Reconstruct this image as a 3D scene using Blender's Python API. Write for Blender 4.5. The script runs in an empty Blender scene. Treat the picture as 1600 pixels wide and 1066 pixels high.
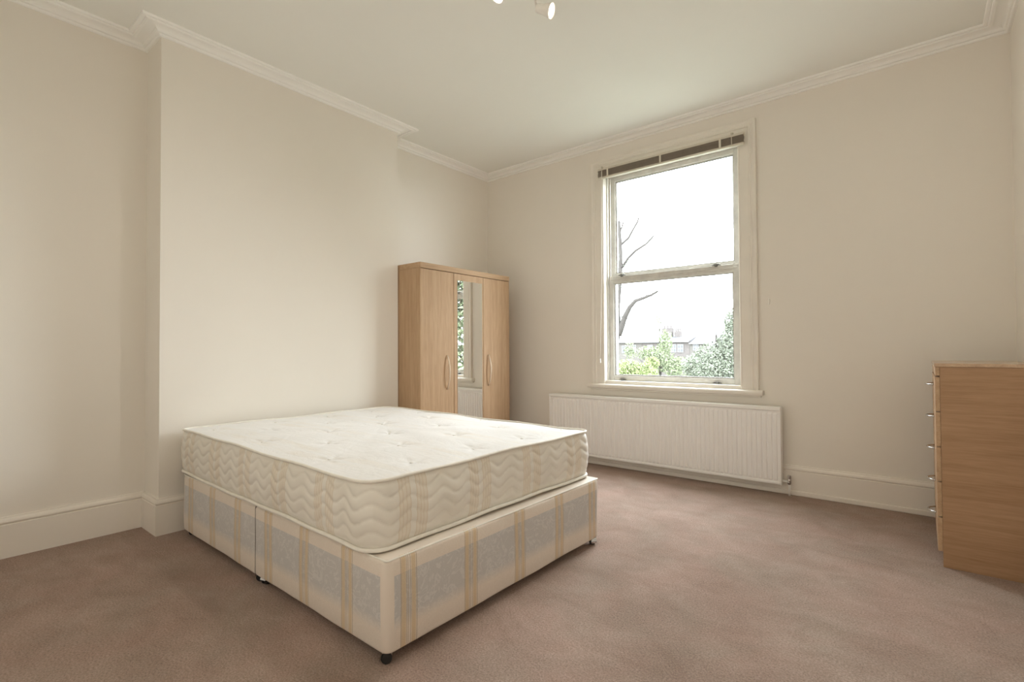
import bpy, bmesh, math, random
from mathutils import Vector, Matrix

random.seed(7)
sc = bpy.context.scene
COL = sc.collection
PI = math.pi
R = math.radians

# ------------------------------------------------------------------ room dimensions (metres)
XA = -0.25          # alcove wall face (left)
W = 3.762           # right wall face
D = 4.013           # window wall face
N = -0.44           # wall behind the camera
Y1, Y2 = 0.952, 2.6225   # chimney breast, its front face is X = 0
H = 2.868           # ceiling
HC = 2.828          # bottom of the cornice
WX0, WX1, WZ0, WZ1 = 1.15, 2.285, 0.745, 2.625   # window opening

# ------------------------------------------------------------------ camera
cam_d = bpy.data.cameras.new('camera')
cam = bpy.data.objects.new('camera', cam_d)
COL.objects.link(cam)
cam_d.sensor_width = 36.0
cam_d.lens = 786.56 / 1600 * 36.0
cam_d.clip_start = 0.02
cam_d.clip_end = 500
yaw, pit, rol = R(-39.094), R(0.979), R(-0.329)
fwd = Vector((math.sin(yaw) * math.cos(pit), math.cos(yaw) * math.cos(pit), math.sin(pit)))
rt = Vector((math.cos(yaw), -math.sin(yaw), 0))
up = rt.cross(fwd)
rt2 = rt * math.cos(rol) + up * math.sin(rol)
up2 = -rt * math.sin(rol) + up * math.cos(rol)
m = Matrix((rt2, up2, -fwd)).transposed().to_4x4()
m.translation = Vector((3.34, 0, 1.03))
cam.matrix_world = m
sc.camera = cam

# ------------------------------------------------------------------ world, window light, exposure
wd = bpy.data.worlds.new('overcast_sky')
sc.world = wd
wd.use_nodes = True
bg = wd.node_tree.nodes['Background']
bg.inputs[0].default_value = (0.93, 0.975, 1.03, 1)
bg.inputs[1].default_value = 20.5
pl = bpy.data.lights.new('window_portal', 'AREA')
pl.shape = 'RECTANGLE'
pl.size, pl.size_y = WX1 - WX0, WZ1 - WZ0
pl.cycles.is_portal = True
po = bpy.data.objects.new('window_portal', pl)
COL.objects.link(po)
po.location = ((WX0 + WX1) / 2, D + 0.20, (WZ0 + WZ1) / 2)
po.rotation_euler = (R(-90), 0, 0)
SPOT_W = 30.0
vs = sc.view_settings
vs.view_transform = 'Standard'
vs.look = 'None'
vs.exposure = 0.17
vs.gamma = 1.0
vs.use_curve_mapping = False
sc.cycles.max_bounces = 14
sc.cycles.diffuse_bounces = 10
sc.cycles.transparent_max_bounces = 16
sc.cycles.sample_clamp_indirect = 10.0


# ------------------------------------------------------------------ node helpers
class NT:
    def __init__(self, name):
        self.mat = bpy.data.materials.new(name)
        self.mat.use_nodes = True
        self.t = self.mat.node_tree
        self.b = self.t.nodes['Principled BSDF']

    def n(self, typ, **kw):
        nd = self.t.nodes.new(typ)
        for k, v in kw.items():
            setattr(nd, k, v)
        return nd

    def link(self, a, b):
        self.t.links.new(a, b)

    def val(self, sock, v):
        if hasattr(v, 'is_linked') or isinstance(v, bpy.types.NodeSocket):
            self.link(v, sock)
        else:
            sock.default_value = v

    def math(self, op, a, b=None, c=None, clamp=False):
        nd = self.n('ShaderNodeMath', operation=op)
        nd.use_clamp = clamp
        self.val(nd.inputs[0], a)
        if b is not None:
            self.val(nd.inputs[1], b)
        if c is not None:
            self.val(nd.inputs[2], c)
        return nd.outputs[0]

    def mix(self, fac, a, b, blend='MIX'):
        nd = self.n('ShaderNodeMix', data_type='RGBA', blend_type=blend)
        self.val(nd.inputs[0], fac)
        for s, v in ((nd.inputs[6], a), (nd.inputs[7], b)):
            if isinstance(v, bpy.types.NodeSocket):
                self.link(v, s)
            else:
                s.default_value = (*v, 1) if len(v) == 3 else v
        return nd.outputs[2]

    def coord(self, which='Object', scale=(1, 1, 1), loc=(0, 0, 0), rot=(0, 0, 0)):
        tc = self.n('ShaderNodeTexCoord')
        mp = self.n('ShaderNodeMapping')
        self.link(tc.outputs[which], mp.inputs[0])
        mp.inputs['Scale'].default_value = scale
        mp.inputs['Location'].default_value = loc
        mp.inputs['Rotation'].default_value = rot
        return mp.outputs[0]

    def noise(self, vec, scale=5, detail=4, rough=0.5, dist=0.0):
        nd = self.n('ShaderNodeTexNoise')
        self.link(vec, nd.inputs['Vector'])
        nd.inputs['Scale'].default_value = scale
        nd.inputs['Detail'].default_value = detail
        nd.inputs['Roughness'].default_value = rough
        nd.inputs['Distortion'].default_value = dist
        return nd.outputs['Fac']

    def ramp(self, fac, stops):
        nd = self.n('ShaderNodeValToRGB')
        self.link(fac, nd.inputs[0])
        el = nd.color_ramp.elements
        while len(el) < len(stops):
            el.new(0.5)
        for e, (p, c) in zip(el, stops):
            e.position = p
            e.color = (*c, 1) if len(c) == 3 else c
        return nd.outputs[0]

    def bump(self, h, strength=0.2, dist=0.01):
        nd = self.n('ShaderNodeBump')
        nd.inputs['Strength'].default_value = strength
        nd.inputs['Distance'].default_value = dist
        self.link(h, nd.inputs['Height'])
        self.link(nd.outputs[0], self.b.inputs['Normal'])

    def base(self, c):
        if isinstance(c, bpy.types.NodeSocket):
            self.link(c, self.b.inputs['Base Color'])
        else:
            self.b.inputs['Base Color'].default_value = (*c, 1)

    def set(self, rough=0.5, metal=0.0, spec=None, sheen=None):
        self.b.inputs['Roughness'].default_value = rough
        self.b.inputs['Metallic'].default_value = metal
        if spec is not None:
            self.b.inputs['Specular IOR Level'].default_value = spec
        if sheen is not None:
            self.b.inputs['Sheen Weight'].default_value = sheen
        return self.mat


def paint(name, c, rough=0.6, var=0.03, scale=2.0, bump=0.03, spec=0.3):
    t = NT(name)
    v = t.coord()
    n = t.noise(v, scale, 5, 0.55)
    lo = tuple(x * (1 - var) for x in c)
    hi = tuple(min(1, x * (1 + var)) for x in c)
    t.base(t.ramp(n, [(0.3, lo), (0.7, hi)]))
    if bump:
        t.bump(t.noise(v, 160, 3), bump, 0.004)
    return t.set(rough, 0, spec)


def wood(name, axis, c1, c2, c3):
    """beech laminate; axis = direction of the grain"""
    t = NT(name)
    s = [26.0, 26.0, 26.0]
    s[axis] = 1.1
    v = t.coord(scale=tuple(s))
    n1 = t.noise(v, 1.6, 6, 0.6, 0.4)
    s2 = [150.0, 150.0, 150.0]
    s2[axis] = 9.0
    v2 = t.coord(scale=tuple(s2))
    n2 = t.noise(v2, 1.0, 3, 0.6)
    col = t.ramp(n1, [(0.25, c1), (0.52, c2), (0.78, c3)])
    fle = t.ramp(n2, [(0.35, (0.86, 0.84, 0.80)), (0.6, (1, 1, 1))])
    t.base(t.mix(0.75, col, fle, 'MULTIPLY'))
    return t.set(0.5, 0, 0.22)


def plain(name, c, rough=0.5, metal=0.0, spec=None):
    t = NT(name)
    v = t.coord()
    n = t.noise(v, 30, 3)
    t.base(t.ramp(n, [(0.3, tuple(x * 0.95 for x in c)), (0.7, tuple(min(1, x * 1.04) for x in c))]))
    return t.set(rough, metal, spec)


M = {}
M['wall'] = paint('cream_wall_paint', (0.817, 0.778, 0.715), 0.75, 0.012, 1.2, 0.05, 0.2)
M['ceil'] = paint('off_white_ceiling_paint', (0.845, 0.845, 0.805), 0.85, 0.012, 1.0, 0.04, 0.1)
M['cornice'] = paint('white_plaster', (0.92, 0.915, 0.89), 0.8, 0.01, 3, 0.03, 0.1)
M['skirt'] = paint('cream_gloss_woodwork', (0.81, 0.765, 0.70), 0.42, 0.015, 3, 0.015, 0.35)
M['frame'] = paint('cream_window_paint', (0.81, 0.77, 0.70), 0.4, 0.03, 5, 0.02, 0.4)
M['sash'] = paint('worn_white_sash_paint', (0.64, 0.63, 0.59), 0.45, 0.09, 14, 0.05, 0.4)
M['radiator'] = paint('white_radiator_enamel', (0.88, 0.87, 0.85), 0.35, 0.01, 4, 0.0, 0.4)
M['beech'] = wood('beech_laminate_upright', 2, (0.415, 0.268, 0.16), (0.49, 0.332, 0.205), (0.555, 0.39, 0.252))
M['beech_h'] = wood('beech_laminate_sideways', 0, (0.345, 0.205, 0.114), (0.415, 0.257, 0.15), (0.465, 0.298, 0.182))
M['beech_y'] = wood('beech_laminate_lengthways', 1, (0.415, 0.268, 0.16), (0.49, 0.332, 0.205), (0.555, 0.39, 0.252))
M['beech_top'] = wood('beech_laminate_polished', 1, (0.415, 0.268, 0.16), (0.49, 0.332, 0.205), (0.555, 0.39, 0.252))
M['beech_top'].node_tree.nodes['Principled BSDF'].inputs['Roughness'].default_value = 0.18
M['beech_top'].node_tree.nodes['Principled BSDF'].inputs['Specular IOR Level'].default_value = 0.8
M['chrome'] = plain('satin_chrome', (0.62, 0.61, 0.60), 0.22, 1.0)
M['steel'] = plain('dark_worn_metal', (0.20, 0.20, 0.19), 0.4, 0.8)
M['castor'] = plain('black_castor_plastic', (0.025, 0.023, 0.022), 0.4)
M['slat'] = plain('taupe_blind_slat', (0.27, 0.225, 0.18), 0.45)
M['rail'] = plain('ivory_blind_rail', (0.66, 0.61, 0.52), 0.4)
M['cordm'] = plain('white_cord', (0.85, 0.83, 0.78), 0.7)
M['lampmetal'] = plain('white_lamp_enamel', (0.84, 0.82, 0.78), 0.35)

t = NT('mirror_silver')
t.base((0.93, 0.94, 0.93))
M['mirror'] = t.set(0.015, 1.0)

t = NT('window_glass')
tr = t.n('ShaderNodeBsdfTransparent')
tr.inputs[0].default_value = (0.97, 0.985, 0.975, 1)
gl = t.n('ShaderNodeBsdfGlossy')
gl.inputs['Roughness'].default_value = 0.02
fr = t.n('ShaderNodeLayerWeight')
fr.inputs[0].default_value = 0.5
fac = t.math('ADD', 0.04, t.math('MULTIPLY', t.math('POWER', fr.outputs['Facing'], 5.0), 0.7))
mx = t.n('ShaderNodeMixShader')
t.link(fac, mx.inputs[0])
t.link(tr.outputs[0], mx.inputs[1])
t.link(gl.outputs[0], mx.inputs[2])
t.link(mx.outputs[0], t.t.nodes['Material Output'].inputs[0])
M['glass'] = t.mat

t = NT('lit_bulb')
t.base((1, 0.95, 0.85))
t.b.inputs['Emission Color'].default_value = (1.0, 0.86, 0.66, 1)
t.b.inputs['Emission Strength'].default_value = 9.0
M['bulb'] = t.set(0.4)

# carpet
t = NT('taupe_carpet')
v = t.coord()
big = t.noise(v, 1.5, 5, 0.6, 0.6)
mid = t.noise(t.coord(scale=(1, 1.5, 1), rot=(0, 0, 0.5)), 4.0, 6, 0.7, 0.6)
fine = t.noise(v, 150, 4, 0.75)
c1 = t.ramp(big, [(0.3, (0.355, 0.268, 0.225)), (0.7, (0.45, 0.35, 0.302))])
tint = t.ramp(t.noise(v, 2.6, 4, 0.65, 0.5), [(0.35, (1.03, 0.985, 0.98)), (0.65, (0.98, 1.015, 1.01))])
c1 = t.mix(1.0, c1, tint, 'MULTIPLY')
c2 = t.ramp(mid, [(0.32, (0.84, 0.83, 0.82)), (0.6, (1.0, 1.0, 1.0)), (0.75, (1.06, 1.07, 1.08))])
c3 = t.ramp(fine, [(0.3, (0.62, 0.61, 0.60)), (0.7, (1.30, 1.30, 1.30))])
t.base(t.mix(1.0, t.mix(1.0, c1, c2, 'MULTIPLY'), c3, 'MULTIPLY'))
hsum = t.math('ADD', fine, t.math('MULTIPLY', t.noise(v, 55, 4, 0.7), 0.8))
t.bump(hsum, 0.55, 0.008)
M['carpet'] = t.set(1.0, 0, 0.0, 0.0)


def fabric_stripes(t, u, period, defs):
    """mask = sum of bands; defs = (lo, hi) in metres inside one period"""
    f = t.math('MULTIPLY', t.math('FRACT', t.math('DIVIDE', u, period)), period)
    out = None
    for lo, hi in defs:
        mk = t.math('MULTIPLY', t.math('GREATER_THAN', f, lo), t.math('LESS_THAN', f, hi))
        out = mk if out is None else t.math('ADD', out, mk)
    return out


# divan cloth: u = metres along the panel (0 = left edge of a stripe group), v = height
t = NT('striped_damask_cloth')
uv = t.n('ShaderNodeUVMap')
sp = t.n('ShaderNodeSeparateXYZ')
t.link(uv.outputs[0], sp.inputs[0])
U, V = sp.outputs[0], sp.outputs[1]
vec = t.coord('UV')
flor = t.noise(vec, 17, 2, 0.5, 2.2)
leaf = t.math('MULTIPLY', t.math('GREATER_THAN', flor, 0.52), t.math('LESS_THAN', flor, 0.60))
weave = t.noise(t.coord('UV', scale=(1, 6, 1)), 120, 2)
cream = t.mix(t.math('MULTIPLY', leaf, 0.25), (0.75, 0.67, 0.585), (0.80, 0.735, 0.66))
grey = t.mix(t.math('MULTIPLY', leaf, 0.55), (0.555, 0.54, 0.525), (0.68, 0.66, 0.635))
inz = t.math('MULTIPLY', t.math('LESS_THAN', V, 0.287),
             t.math('MULTIPLY', t.math('SUBTRACT', V, 0.105), 22.0, clamp=True))
col = t.mix(inz, cream, grey)
tan = fabric_stripes(t, U, 0.30, [(0.004, 0.022), (0.046, 0.064)])
lines = fabric_stripes(t, U, 0.30, [(0.0, 0.003), (0.0245, 0.027), (0.031, 0.0335), (0.0405, 0.043), (0.067, 0.070)])
col = t.mix(t.math('MULTIPLY', tan, 0.72), col, (0.64, 0.485, 0.28))
col = t.mix(t.math('MULTIPLY', lines, 0.7), col, (0.40, 0.29, 0.17))
wv = t.ramp(weave, [(0.3, (0.93, 0.93, 0.93)), (0.7, (1.04, 1.04, 1.04))])
t.base(t.mix(1.0, col, wv, 'MULTIPLY'))
t.bump(t.math('ADD', weave, t.math('MULTIPLY', flor, 1.5)), 0.10, 0.004)
M['divan'] = t.set(0.55, 0, 0.3, 0.15)

# mattress border cloth (uv in metres along the edge, height)
t = NT('quilted_border_cloth')
uv = t.n('ShaderNodeUVMap')
sp = t.n('ShaderNodeSeparateXYZ')
t.link(uv.outputs[0], sp.inputs[0])
U = sp.outputs[0]
vec = t.coord('UV')
blot = t.noise(vec, 5, 3)
col = t.ramp(blot, [(0.3, (0.755, 0.72, 0.645)), (0.7, (0.81, 0.78, 0.715))])
tan = fabric_stripes(t, U, 0.345, [(0.0, 0.05), (0.075, 0.125)])
lines = fabric_stripes(t, U, 0.345, [(0.0, 0.004), (0.014, 0.018), (0.030, 0.034), (0.046, 0.05), (0.075, 0.079), (0.091, 0.095), (0.105, 0.109), (0.121, 0.125)])
col = t.mix(t.math('MULTIPLY', tan, 0.30), col, (0.70, 0.58, 0.42))
col = t.mix(t.math('MULTIPLY', lines, 0.30), col, (0.58, 0.45, 0.30))
t.base(col)
t.bump(t.noise(t.coord('UV', scale=(1, 5, 1)), 150, 2), 0.08, 0.003)
M['border'] = t.set(0.5, 0, 0.35, 0.2)

# mattress top cloth (object space)
t = NT('mattress_top_cloth')
tc = t.n('ShaderNodeTexCoord')
sp = t.n('ShaderNodeSeparateXYZ')
t.link(tc.outputs['Object'], sp.inputs[0])
vec = t.coord()
patch = t.noise(t.coord(scale=(2.2, 5, 1)), 1.6, 3, 0.6)
wob = t.math('ADD', sp.outputs[1], t.math('MULTIPLY', t.noise(vec, 3, 2), 0.02))
tan = fabric_stripes(t, wob, 0.345, [(0.06, 0.11), (0.135, 0.185)])
pm = t.math('MULTIPLY', tan, t.math('MULTIPLY', t.math('SUBTRACT', patch, 0.40), 2.6, clamp=True))
col = t.mix(t.math('MULTIPLY', pm, 0.55), (0.81, 0.805, 0.795), (0.75, 0.68, 0.57))
t.base(col)
streak = t.noise(t.coord(scale=(3, 26, 1), rot=(0, 0, 0.0)), 2.2, 4, 0.6, 0.3)
t.bump(t.math('ADD', t.math('MULTIPLY', streak, 0.5), t.math('MULTIPLY', t.noise(vec, 8, 4, 0.6, 1.5), 1.3)), 0.14, 0.02)
M['top'] = t.set(0.45, 0, 0.4, 0.2)
M['gap_shade'] = plain('painted_gap_shade', (0.20, 0.17, 0.14), 0.9)  # shade in the split of the base, put in as colour
M['piping'] = plain('cream_piping', (0.80, 0.77, 0.70), 0.55)
M['thread'] = plain('white_tuft_thread', (0.82, 0.80, 0.76), 0.7)


# ------------------------------------------------------------------ mesh helpers
def link_mesh(name, bm, mat, parent=None, smooth=False, bevel=0.0, seg=2, recalc=True):
    if recalc:
        bmesh.ops.recalc_face_normals(bm, faces=bm.faces)
    me = bpy.data.meshes.new(name)
    bm.to_mesh(me)
    bm.free()
    if mat is not None:
        me.materials.append(mat)
    o = bpy.data.objects.new(name, me)
    COL.objects.link(o)
    if parent is not None:
        o.parent = parent
    if smooth:
        for p in me.polygons:
            p.use_smooth = True
    if bevel:
        md = o.modifiers.new('bevel', 'BEVEL')
        md.width = bevel
        md.segments = seg
        md.limit_method = 'ANGLE'
        md.angle_limit = R(35)
    return o


def bx(bm, x0, x1, y0, y1, z0, z1):
    vs_ = [bm.verts.new((x, y, z)) for z in (z0, z1) for y in (y0, y1) for x in (x0, x1)]
    for f in ((0, 2, 3, 1), (4, 5, 7, 6), (0, 1, 5, 4), (2, 6, 7, 3), (0, 4, 6, 2), (1, 3, 7, 5)):
        bm.faces.new([vs_[i] for i in f])


def box(name, x0, x1, y0, y1, z0, z1, mat, parent=None, bevel=0.0, seg=2):
    bm = bmesh.new()
    bx(bm, x0, x1, y0, y1, z0, z1)
    return link_mesh(name, bm, mat, parent, bevel=bevel, seg=seg)


def tube(bm, pts, r, n=8, closed=False, cap=True):
    pts = [Vector(p) for p in pts]
    rr = r if isinstance(r, (list, tuple)) else [r] * len(pts)
    k = len(pts)
    rings = []
    ref = None
    for i, p in enumerate(pts):
        if closed:
            d = pts[(i + 1) % k] - pts[i - 1]
        else:
            d = pts[min(i + 1, k - 1)] - pts[max(i - 1, 0)]
        d.normalize()
        if ref is None:
            ref = Vector((0, 0, 1)) if abs(d.z) < 0.9 else Vector((1, 0, 0))
        a = d.cross(ref)
        if a.length < 1e-4:
            a = d.cross(Vector((0, 1, 0)))
        a.normalize()
        b = a.cross(d).normalized()
        ref = b
        rings.append([bm.verts.new(p + (a * math.cos(q) + b * math.sin(q)) * rr[i])
                      for q in [2 * PI * j / n for j in range(n)]])
    for i in range(k if closed else k - 1):
        A, B = rings[i], rings[(i + 1) % k]
        for j in range(n):
            bm.faces.new((A[j], A[(j + 1) % n], B[(j + 1) % n], B[j]))
    if cap and not closed:
        bm.faces.new(rings[0][::-1])
        bm.faces.new(rings[-1])


def lathe(bm, prof, n=20, mat=None):
    """profile [(r, z)] turned about Z; mat = placing matrix"""
    rings = []
    for r, z in prof:
        rings.append([Vector((r * math.cos(2 * PI * j / n), r * math.sin(2 * PI * j / n), z)) for j in range(n)])
    vv = [[bm.verts.new(mat @ p if mat else p) for p in ring] for ring in rings]
    for A, B in zip(vv, vv[1:]):
        for j in range(n):
            bm.faces.new((A[j], A[(j + 1) % n], B[(j + 1) % n], B[j]))
    bm.faces.new(vv[0][::-1])
    bm.faces.new(vv[-1])


def aim(p, d):
    """matrix that takes +Z to direction d at point p"""
    q = Vector(d).normalized().to_track_quat('Z', 'Y')
    return Matrix.Translation(p) @ q.to_matrix().to_4x4()


def thing(name, label, cat, loc=(0, 0, 0), rotz=0.0, group=None):
    o = bpy.data.objects.new(name, None)
    o.empty_display_size = 0.1
    COL.objects.link(o)
    o.location = loc
    o.rotation_euler = (0, 0, rotz)
    o['label'] = label
    o['category'] = cat
    if group:
        o['group'] = group
    return o


def struct(o, label, cat):
    o['kind'] = 'structure'
    o['label'] = label
    o['category'] = cat
    return o


def sweep_verts(path, prof, inward):
    """mitred sweep in plan: path [(x,y)], prof [(off, z)]; inward(i) gives the segment's inward normal"""
    k = len(path)
    P = [Vector((x, y)) for x, y in path]
    nor = []
    for i in range(k - 1):
        d = (P[i + 1] - P[i]).normalized()
        nor.append(Vector((d.y, -d.x)) * inward)
    out = []
    for i in range(k):
        if i == 0:
            mt = nor[0]
        elif i == k - 1:
            mt = nor[-1]
        else:
            a, b = nor[i - 1], nor[i]
            s = a + b
            mt = s / (s.dot(a)) if s.length > 1e-6 else a
        out.append([(P[i].x + mt.x * o, P[i].y + mt.y * o, z) for o, z in prof])
    return out


def sweep_piece(name, rows, mat, smooth_angle=None):
    bm = bmesh.new()
    vv = [[bm.verts.new(p) for p in row] for row in rows]
    n = len(rows[0])
    for A, B in zip(vv, vv[1:]):
        for j in range(n - 1):
            bm.faces.new((A[j], A[j + 1], B[j + 1], B[j]))
        bm.faces.new((A[n - 1], A[0], B[0], B[n - 1]))
    bm.faces.new(vv[0])
    bm.faces.new(vv[-1][::-1])
    return link_mesh(name, bm, mat)


# ------------------------------------------------------------------ room shell
T = 0.26
struct(box('floor', XA - T, W + T, N - T, D + T, -0.12, 0.0, M['carpet']), 'taupe brown fitted carpet covering the whole floor', 'carpet')
struct(box('ceiling', XA - T, W + T, N - T, D + T, H, H + 0.12, M['ceil']), 'plain off-white painted ceiling', 'ceiling')
struct(box('wall_left', XA - T, XA, N - T, D + T, 0, H, M['wall']), 'cream left wall set back in the alcoves beside the chimney breast', 'wall')
struct(box('wall_chimney_breast', XA, 0, Y1, Y2, 0, H, M['wall']), 'cream chimney breast standing proud behind the bed head', 'wall')
struct(box('wall_right', W, W + T, N - T, D + T, 0, H, M['wall']), 'cream right wall behind the chest of drawers', 'wall')
struct(box('wall_near', XA, W, N - T, N, 0, H, M['wall']), 'cream wall facing the window', 'wall')
bm = bmesh.new()
bx(bm, XA, WX0 - 0.03, D, D + T, 0, H)
bx(bm, WX1 + 0.03, W, D, D + T, 0, H)
bx(bm, WX0 - 0.03, WX1 + 0.03, D, D + T, 0, WZ0 - 0.05)
bx(bm, WX0 - 0.03, WX1 + 0.03, D, D + T, WZ1 + 0.03, H)
struct(link_mesh('wall_back', bm, M['wall']), 'cream wall around the sash window and radiator', 'wall')

path = [(XA, N), (XA, Y1), (0, Y1), (0, Y2), (XA, Y2), (XA, D), (W, D), (W, N)]
# plaster cornice: bead at the wall, cove, then stepped fillets on the ceiling
cp = [(0.0, HC), (0.012, HC), (0.016, HC + 0.004), (0.018, HC + 0.010), (0.014, HC + 0.013), (0.026, HC + 0.014), (0.030, HC + 0.018),
      (0.032, HC + 0.022)]
for k in range(7):
    a = k / 6 * PI / 2
    cp.append((0.034 + 0.036 * (1 - math.cos(a)), HC + 0.022 + 0.011 * math.sin(a)))
cp += [(0.080, HC + 0.033), (0.081, HC + 0.024), (0.090, HC + 0.022), (0.098, HC + 0.024), (0.100, HC + 0.031), (0.106, HC + 0.031),
       (0.108, HC + 0.027), (0.120, HC + 0.027), (0.1225, HC + 0.034), (0.1225, H), (0.0, H)]
rows = sweep_verts(path, cp, 1)
c = sweep_piece('trim_1', rows, M['cornice'])
struct(c, 'white moulded plaster cornice running round the top of the walls', 'cornice')

# moulded skirting boards
BB = 0.2045
bp = [(0, 0), (0.020, 0), (0.020, BB - 0.040), (0.0165, BB - 0.037), (0.0165, BB - 0.034), (0.021, BB - 0.030), (0.022, BB - 0.024),
      (0.019, BB - 0.015), (0.012, BB - 0.007), (0.010, BB), (0, BB)]
rows = sweep_verts(path, bp, 1)
struct(sweep_piece('baseboard_left', rows[0:6], M['skirt']), 'tall cream moulded skirting board stepping round the chimney breast', 'skirting board')
struct(sweep_piece('baseboard_back', rows[5:7], M['skirt']), 'tall cream moulded skirting board below the window wall', 'skirting board')
struct(sweep_piece('baseboard_right', rows[6:8], M['skirt']), 'cream skirting board behind the chest of drawers', 'skirting board')
# low cover strip at the foot of the back skirting
o = box('trim_2', 0.3, W - 0.02, D - 0.034, D - 0.0205, 0.0, 0.034, M['skirt'], bevel=0.006)
struct(o, 'low cream cover strip along the foot of the window wall skirting', 'trim')

# ------------------------------------------------------------------ window
win = bpy.data.objects.new('window_1', None)
COL.objects.link(win)
win.location = ((WX0 + WX1) / 2, D, WZ0)
struct(win, 'tall white sash window with moulded cream surround', 'window')


def wbox(name, x0, x1, y0, y1, z0, z1, mat, bevel=0.003, parent=win, seg=2):
    q = parent
    ox, oy, oz = win.location
    return box(name, x0 - ox, x1 - ox, y0 - oy, y1 - oy, z0 - oz, z1 - oz, mat, q, bevel, seg)


# architrave: moulded profile swept up, over and down (profile: a = distance outwards from the opening, d = depth into the room)
AX0, AX1, AZ1, AZ0 = 1.023, 2.417, 2.729, 0.722
ap = [(0.0, 0.0), (0.0, 0.012), (0.006, 0.016), (0.012, 0.012), (0.016, 0.012), (0.076, 0.014), (0.080, 0.020), (0.088, 0.022), (0.094, 0.017),
      (0.100, 0.018), (0.112, 0.026), (0.126, 0.026), (0.129, 0.022), (0.129, 0.0)]
wl, wr_, wt = AX0 + 0.129, AX1 - 0.129, AZ1 - 0.129


def arch_rows():
    rws = []
    for (x, z, sx, sz) in ((wl, AZ0, -1, 0), (wl, wt, -1, 1), (wr_, wt, 1, 1), (wr_, AZ0, 1, 0)):
        rws.append([(x + sx * a - win.location.x, D - d - 0.0005 - win.location.y, z + sz * a - win.location.z) for a, d in ap])
    return rws


o = sweep_piece('architrave', arch_rows(), M['frame'])
o.parent = win
# box frame lining the opening
wbox('frame_jamb', WX0 - 0.03, WX0, D, D + T, WZ0 - 0.02, WZ1 + 0.03, M['frame'])
wbox('frame_jamb', WX1, WX1 + 0.03, D, D + T, WZ0 - 0.02, WZ1 + 0.03, M['frame'])
wbox('frame_head', WX0, WX1, D, D + T, WZ1 - 0.035, WZ1 + 0.03, M['frame'])
wbox('frame_bottom', WX0, WX1, D - 0.004, D + T, WZ0 - 0.05, WZ0 + 0.006, M['frame'])
wbox('staff_bead', WX0, WX0 + 0.012, D + 0.045, D + 0.06, WZ0, WZ1 - 0.035, M['sash'])
wbox('staff_bead', WX1 - 0.012, WX1, D + 0.045, D + 0.06, WZ0, WZ1 - 0.035, M['sash'])
# sill board with bullnose
bm = bmesh.new()
ox, oy, oz = win.location
pr = [(0.0, 0.684), (0.040, 0.684), (0.047, 0.688), (0.052, 0.695), (0.054, 0.703), (0.052, 0.711), (0.047, 0.718), (0.040, 0.722), (0.0, 0.722)]
vv = [[bm.verts.new((x - ox, D - d - oy, z - oz)) for d, z in pr] for x in (0.990, 2.450)]
for j in range(len(pr)):
    k = (j + 1) % len(pr)
    bm.faces.new((vv[0][j], vv[0][k], vv[1][k], vv[1][j]))
bm.faces.new(vv[0])
bm.faces.new(vv[1][::-1])
link_mesh('sill', bm, M['frame'], win, bevel=0.006)
wbox('apron_moulding', 1.01, 2.43, D - 0.018, D - 0.0005, 0.668, 0.684, M['frame'], 0.005)


def nm_low(n):
    return n == 'lower_sash'


def sash(name, y0, y1, z0, z1, g, bot, top, side=0.046):
    """timber sash with a stepped glazing rebate; g = glass y"""
    x0, x1 = WX0 + 0.010, WX1 - 0.010
    e = bpy.data.objects.new(name, None)
    COL.objects.link(e)
    e.parent = win
    def b(nm, a0, a1, c0, c1, e0, e1, mt, bv=0.003):
        return wbox(nm, a0, a1, c0, c1, e0, e1, mt, bv, parent=e)
    b('stile', x0, x0 + side, y0, y1, z0, z1, M['sash'])
    b('stile', x1 - side, x1, y0, y1, z0, z1, M['sash'])
    b('rail', x0 + side, x1 - side, y0, y1, z0, z0 + bot, M['sash'])
    b('rail', x0 + side, x1 - side, y0, y1, z1 - top, z1, M['sash'])
    zr = z1 - top if nm_low(name) else z0
    hr = top if nm_low(name) else bot
    b('rail_bead', x0 + side * 0.4, x1 - side * 0.4, y0 - 0.006, y0 - 0.0005, zr + hr * 0.40, zr + hr * 0.62, M['sash'], 0.002)
    gx0, gx1, gz0, gz1 = x0 + side, x1 - side, z0 + bot, z1 - top
    s = 0.009
    bm_ = bmesh.new()
    for (a0, a1, c0, c1) in ((gx0, gx0 + s, gz0, gz1), (gx1 - s, gx1, gz0, gz1), (gx0 + s, gx1 - s, gz0, gz0 + s), (gx0 + s, gx1 - s, gz1 - s, gz1)):
        bx(bm_, a0 - ox, a1 - ox, y0 + 0.010 - oy, y1 - 0.006 - oy, c0 - oz, c1 - oz)
    link_mesh('glazing_bead', bm_, M['sash'], e)
    bm_ = bmesh.new()
    for (a0, a1, c0, c1) in ((gx0 + s, gx0 + s + 0.004, gz0 + s, gz1 - s), (gx1 - s - 0.004, gx1 - s, gz0 + s, gz1 - s), (gx0 + s, gx1 - s, gz0 + s, gz0 + s + 0.004), (gx0 + s, gx1 - s, gz1 - s - 0.004, gz1 - s)):
        bx(bm_, a0 - ox, a1 - ox, y0 + 0.013 - oy, y1 - 0.009 - oy, c0 - oz, c1 - oz)
    link_mesh('putty_line', bm_, M['steel'], e)
    b('pane', gx0 + 0.002, gx1 - 0.002, g, g + 0.004, gz0 + 0.002, gz1 - 0.002, M['glass'], 0)
    return e


sash('lower_sash', D + 0.062, D + 0.098, WZ0 + 0.006, 1.680, D + 0.085, 0.040, 0.058)
sash('upper_sash', D + 0.104, D + 0.140, 1.640, WZ1 - 0.035, D + 0.126, 0.065, 0.040)
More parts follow.
